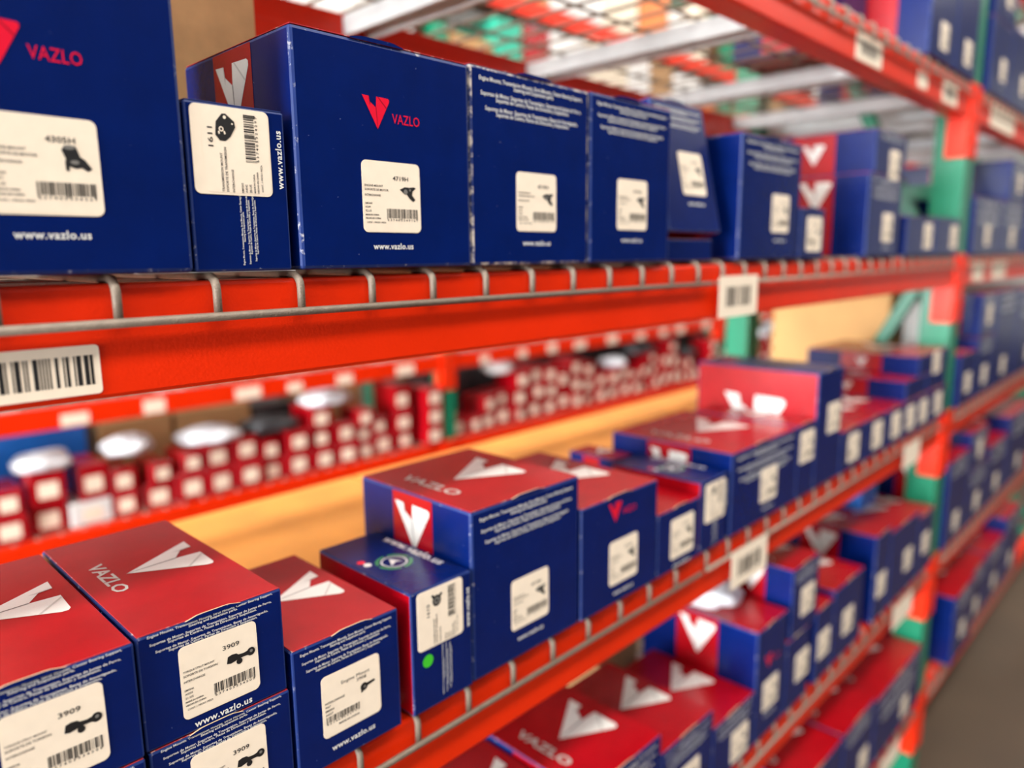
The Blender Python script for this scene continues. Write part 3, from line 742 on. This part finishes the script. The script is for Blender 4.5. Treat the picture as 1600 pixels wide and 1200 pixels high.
# the rows go on to the left of the picture
carton(-.140, .034, -.004, .172, DK(0), .172, 'navy carton left of the 4305H carton on the eye-level shelf', prod='4719H')
carton(-.310, -.145, -.004, .172, DK(0), .165, 'navy carton at the near end of the eye-level shelf', prod='4719H')
carton(-.070, .037, -.006, .215, DK(-1), .083, 'lower 3909 carton at the far left of the waist-level shelf', prod='3909', lab=(.004, .0385))
carton(-.180, -.075, -.006, .215, DK(-1), .083, 'single 3909 carton nearest the left end of the waist-level shelf', prod='3909', lab=(.004, .0385))
carton(.310, .485, -.004, .18, DK(-2), .150, 'red-topped carton at the left of the knee-level shelf', prod='4719H')
carton(.130, .305, -.004, .18, DK(-2), .140, 'red-topped carton farthest left on the knee-level shelf', prod='4719H')
carton(.860, 1.090, -.004, .25, DK(-3), .180, 'red-topped carton at the left of the lowest shelf', front='plain', www=False)
# goods deeper in the bay past the upright
for k, lv in ((1, 'overhead'), (0, 'eye-level'), (-1, 'waist-level'), (-2, 'knee-level'), (-3, 'lowest')):
    zz = DK(k); x = 2.92 if k > -2 else 3.0
    if k == -3: x = 3.135
    carton(x, 3.385, -.004, .24, zz, .25 if k != -1 else .29, 'navy carton at the end of the wire deck past the green upright, %s shelf' % lv, front='text', www=False)
    if k != -1: carton(2.62, 2.90, .34, .24, zz, .29, 'navy carton in the back row past the green upright, %s shelf' % lv, front='text', left='band', www=False)
carton(2.62, 2.90, .34, .24, DK(-1), .28, 'navy carton in the back row beside the wooden box, waist-level shelf', front='text', www=False)
# loose things on the knee-level shelf
plain_box('cardboard_box', .955, 1.075, .225, .33, DK(-2), .17, 'kraft', 'small brown box behind the banded carton on the knee-level shelf')

# ------------------------------------------------------------------ facing rack across the next aisle
YF = 2.03
def FD(k): return DK(k) - .018
def FT(k): return DT(k) - .018
FB = (-2.85, -.32, 2.245, 4.765)
for k in (4, 3, 2, 1, 0, -1, -2, -3):
    for x0 in (-.285, 2.235, 4.755):
        g = 'beams of the facing rack'
        lv = ('lowest', 'second', 'third', 'fourth', 'fifth', 'sixth', 'seventh', 'topmost')[k+3]; by = {-.285: 'left', 2.235: 'middle', 4.755: 'right'}[x0]
        b = beam(x0, YF, FT(k), False, 'orange front beam of the facing rack, %s level, %s bay' % (lv, by), group=g)
        beam(x0, YF+DEPTH, FT(k), True, 'orange rear beam of the facing rack, %s level, %s bay' % (lv, by), group='rear beams of the facing rack')
        deck(x0+.02, x0+2.42, YF, FT(k), x0+.05, (x0+.3, x0+.8, x0+1.3, x0+1.8, x0+2.25), 'wire deck of the facing rack, %s level, %s bay' % (lv, by), False, 'decks of the facing rack', False)
        if k == -1:
            rr = random.Random(int(x0*10))
            for t in range(9):
                xx = x0 + .12 + t*.26 + rr.uniform(-.05, .05)
                sticker(b, xx, xx+rr.uniform(.05, .10), FT(k)-.066, FT(k)-.066+rr.uniform(.035, .05), YF+.0036, t, plain=True)
for i, x in enumerate((-.323, 2.197, 4.717, 7.237)):
    upright(x, YF, DEPTH, 'green upright frame of the facing rack, %s from the left' % ('first', 'second', 'third', 'fourth')[i], 'uprights of the facing rack')

SMALL = []
for (w, d, h, mk) in ((.09, .16, .085, 'red'), (.10, .16, .10, 'red'), (.075, .16, .08, 'red'), (.11, .18, .09, 'red'), (.085, .16, .12, 'red'), (.07, .15, .07, 'red'), (.09, .16, .085, 'red'), (.10, .16, .095, 'red'), (.12, .16, .075, 'white_card')):
    bm = bmesh.new(); add_box(bm, -w/2, w/2, 0, d, 0, h, .002)
    me = bm_mesh(bm, 'small_carton'); me.materials.append(M[mk])
    lw, lh = min(.056, w*.62), min(.05, h*.55)
    bm = bmesh.new(); add_prism(bm, rounded_rect(lw, lh, .004, 3), 'y', -.0006, 0); lm = bm_mesh(bm, 'label'); lm.materials.append(M['label'])
    SMALL.append((w, h, me, lm))
def small_carton(x, y, z, i):
    w, h, me, lm = SMALL[i]
    o = link('small_carton', me); o.location = (x+w/2, y, z+H); o.rotation_euler.z = random.uniform(-.05, .05) if y > YF else 0
    if me.materials[0] == M['white_card']: tag(o, 'small white carton among red ones on the facing rack', 'carton', 'small white cartons on the facing rack')
    else: tag(o, 'small red carton with pale sticker on the facing rack', 'carton', 'small red cartons on the facing rack')
    l = link('label', lm, None, o); l.location = (random.uniform(-.004, .004), 0, h*.45)
    return w, h
def bag_mesh(seed, sx, sy, sz):
    bm = bmesh.new(); bmesh.ops.create_icosphere(bm, subdivisions=3, radius=1.0)
    for v in bm.verts:
        n = noise.noise(v.co*1.6 + Vector((seed*7.1, 0, 0)))*.28 + noise.noise(v.co*4 + Vector((0, seed*3.3, 0)))*.10
        c = v.co*(1+n); zz = max(c.z, -.55)
        v.co = Vector((c.x*sx, c.y*sy, (zz+.55)*sz))
    lo = min(v.co.z for v in bm.verts)
    for v in bm.verts: v.co.z -= lo
    me = bm_mesh(bm, 'parts_bag', True); return me
BAGS = [bag_mesh(i, *s) for i, s in enumerate(((.085, .075, .036), (.10, .075, .034), (.08, .07, .04), (.11, .075, .03)))]
BAGM = []
for me in BAGS:
    for k in ('poly', 'white_card', 'steel', 'poly'):
        c = me.copy(); c.materials.append(M[k]); BAGM.append((k, c))
def bag(x, y, z):
    k, me = random.choice(BAGM)
    o = link('parts_bag', me); o.location = (x, y, z+H); o.rotation_euler.z = random.uniform(-.3, .3)
    if k == 'steel': tag(o, 'dark lumpy bagged part lying on red cartons on the facing rack', 'bag', 'dark bags on the facing rack')
    else: tag(o, 'white lumpy poly bag lying on red cartons on the facing rack', 'bag', 'white bags on the facing rack')
STACKS = []
def fill_row(k, xa, xb, hmax):
    x = xa; zb = FD(k)
    while x < xb:
        i = random.randrange(len(SMALL)); w, h = SMALL[i][0], SMALL[i][1]
        hit = [p for p in (2.197, 4.717) if p-.145 < x+w and x < p+.042]
        if hit: x = hit[0]+.044; continue
        n = max(1, int(random.uniform(.70, 1.06)*hmax/h)); zz = zb
        for r in range(n):
            j = random.choice([q for q in range(len(SMALL)) if SMALL[q][0] <= w+.0001])
            if zz + SMALL[j][1] > zb + .30: break
            small_carton(x + random.uniform(0, w-SMALL[j][0]), YF+.016+random.uniform(0, .02), zz, j); zz += SMALL[j][1]+.001
        STACKS.append((x, x+w, zz))
        x += w + random.choice((.008, .010, .014))
_o = link('parts_bag', BAGM[0][1]); _o.location = (1.145, .12, DK(-2)+.2062+H); _o.scale = (.55, .8, .8); tag(_o, 'white poly bag on top of the banded carton on the knee-level shelf', 'bag')
fill_row(-2, .12, 6.6, .265)
for p in (2.197, 4.717):          # stacks pushed up against the left side of each post, standing a little forward
    zz = FD(-2)
    for r in range(3): small_carton(p-.141, YF-.006, zz, 0); zz += .086
    STACKS.append((p-.141, p-.045, zz))
xb = .30; ceil_z = FT(-1)-BEAM_H
while xb < 6.4:
    rr = random.uniform(.09, .12)
    top = max([t for a_, b_, t in STACKS if a_ < xb+rr*1.25 and b_ > xb-rr*1.25] + [FD(-2)])
    if top + .07 < ceil_z and not any(abs(xb-p) < .20 for p in (2.197, 4.717)): bag(xb, YF+.085, top+.002)
    xb += random.uniform(.22, .30)
def far_box(x0, x1, k, h, m, label, dy=.01, dz=0):
    return plain_box('stock_box', x0, x1, YF+dy, YF+dy+.25, FD(k)+dz, h, m, label, 'box')
far_box(.42, .76, -2, .295, 'blue_card', 'bright blue box behind red cartons at far left on the facing rack', dy=.26)
x = .80; _n = 0  # boxes added so the gap behind the cartons stays dark
while x < 6.6:
    w = random.uniform(.2, .34)
    if not any(p-.05 < x+w and x < p+.05 for p in (2.197, 4.717)):
        plain_box('stock_box', x, x+w, YF+.26, YF+.52, FD(-2), random.uniform(.24, .31), random.choice(('black_card', 'kraft', 'steel')), 'dark box added to darken the gap behind the red cartons, facing rack', 'box', 'added boxes darkening the gap behind the red cartons')
        x += w+.02
    else: x += .06
# goods on the facing rack above eye level, seen through the overhead wire deck
pal = [('white_card', 'white'), ('cream', 'cream'), ('kraft', 'brown'), ('white_card', 'white'), ('orange_card', 'orange'), ('cream', 'cream'), ('red', 'red'), ('white_card', 'white'), ('teal_card', 'teal')]
for k in (2, 3):
    x = .2 if k == 2 else .5
    while x < 6.8:
        w = random.uniform(.16, .36); h = random.uniform(.16, .33); m_, nm = random.choice(pal)
        if not any(p-.05 < x+w and x < p+.05 for p in (2.197, 4.717)):
            plain_box('stock_box', x, x+w, YF+.012, YF+.31, FD(k), h, m_, '%s stock box on a high shelf of the facing rack' % nm, 'box', '%s stock boxes high on the facing rack' % nm)
            x += w+.02
        else: x += .06
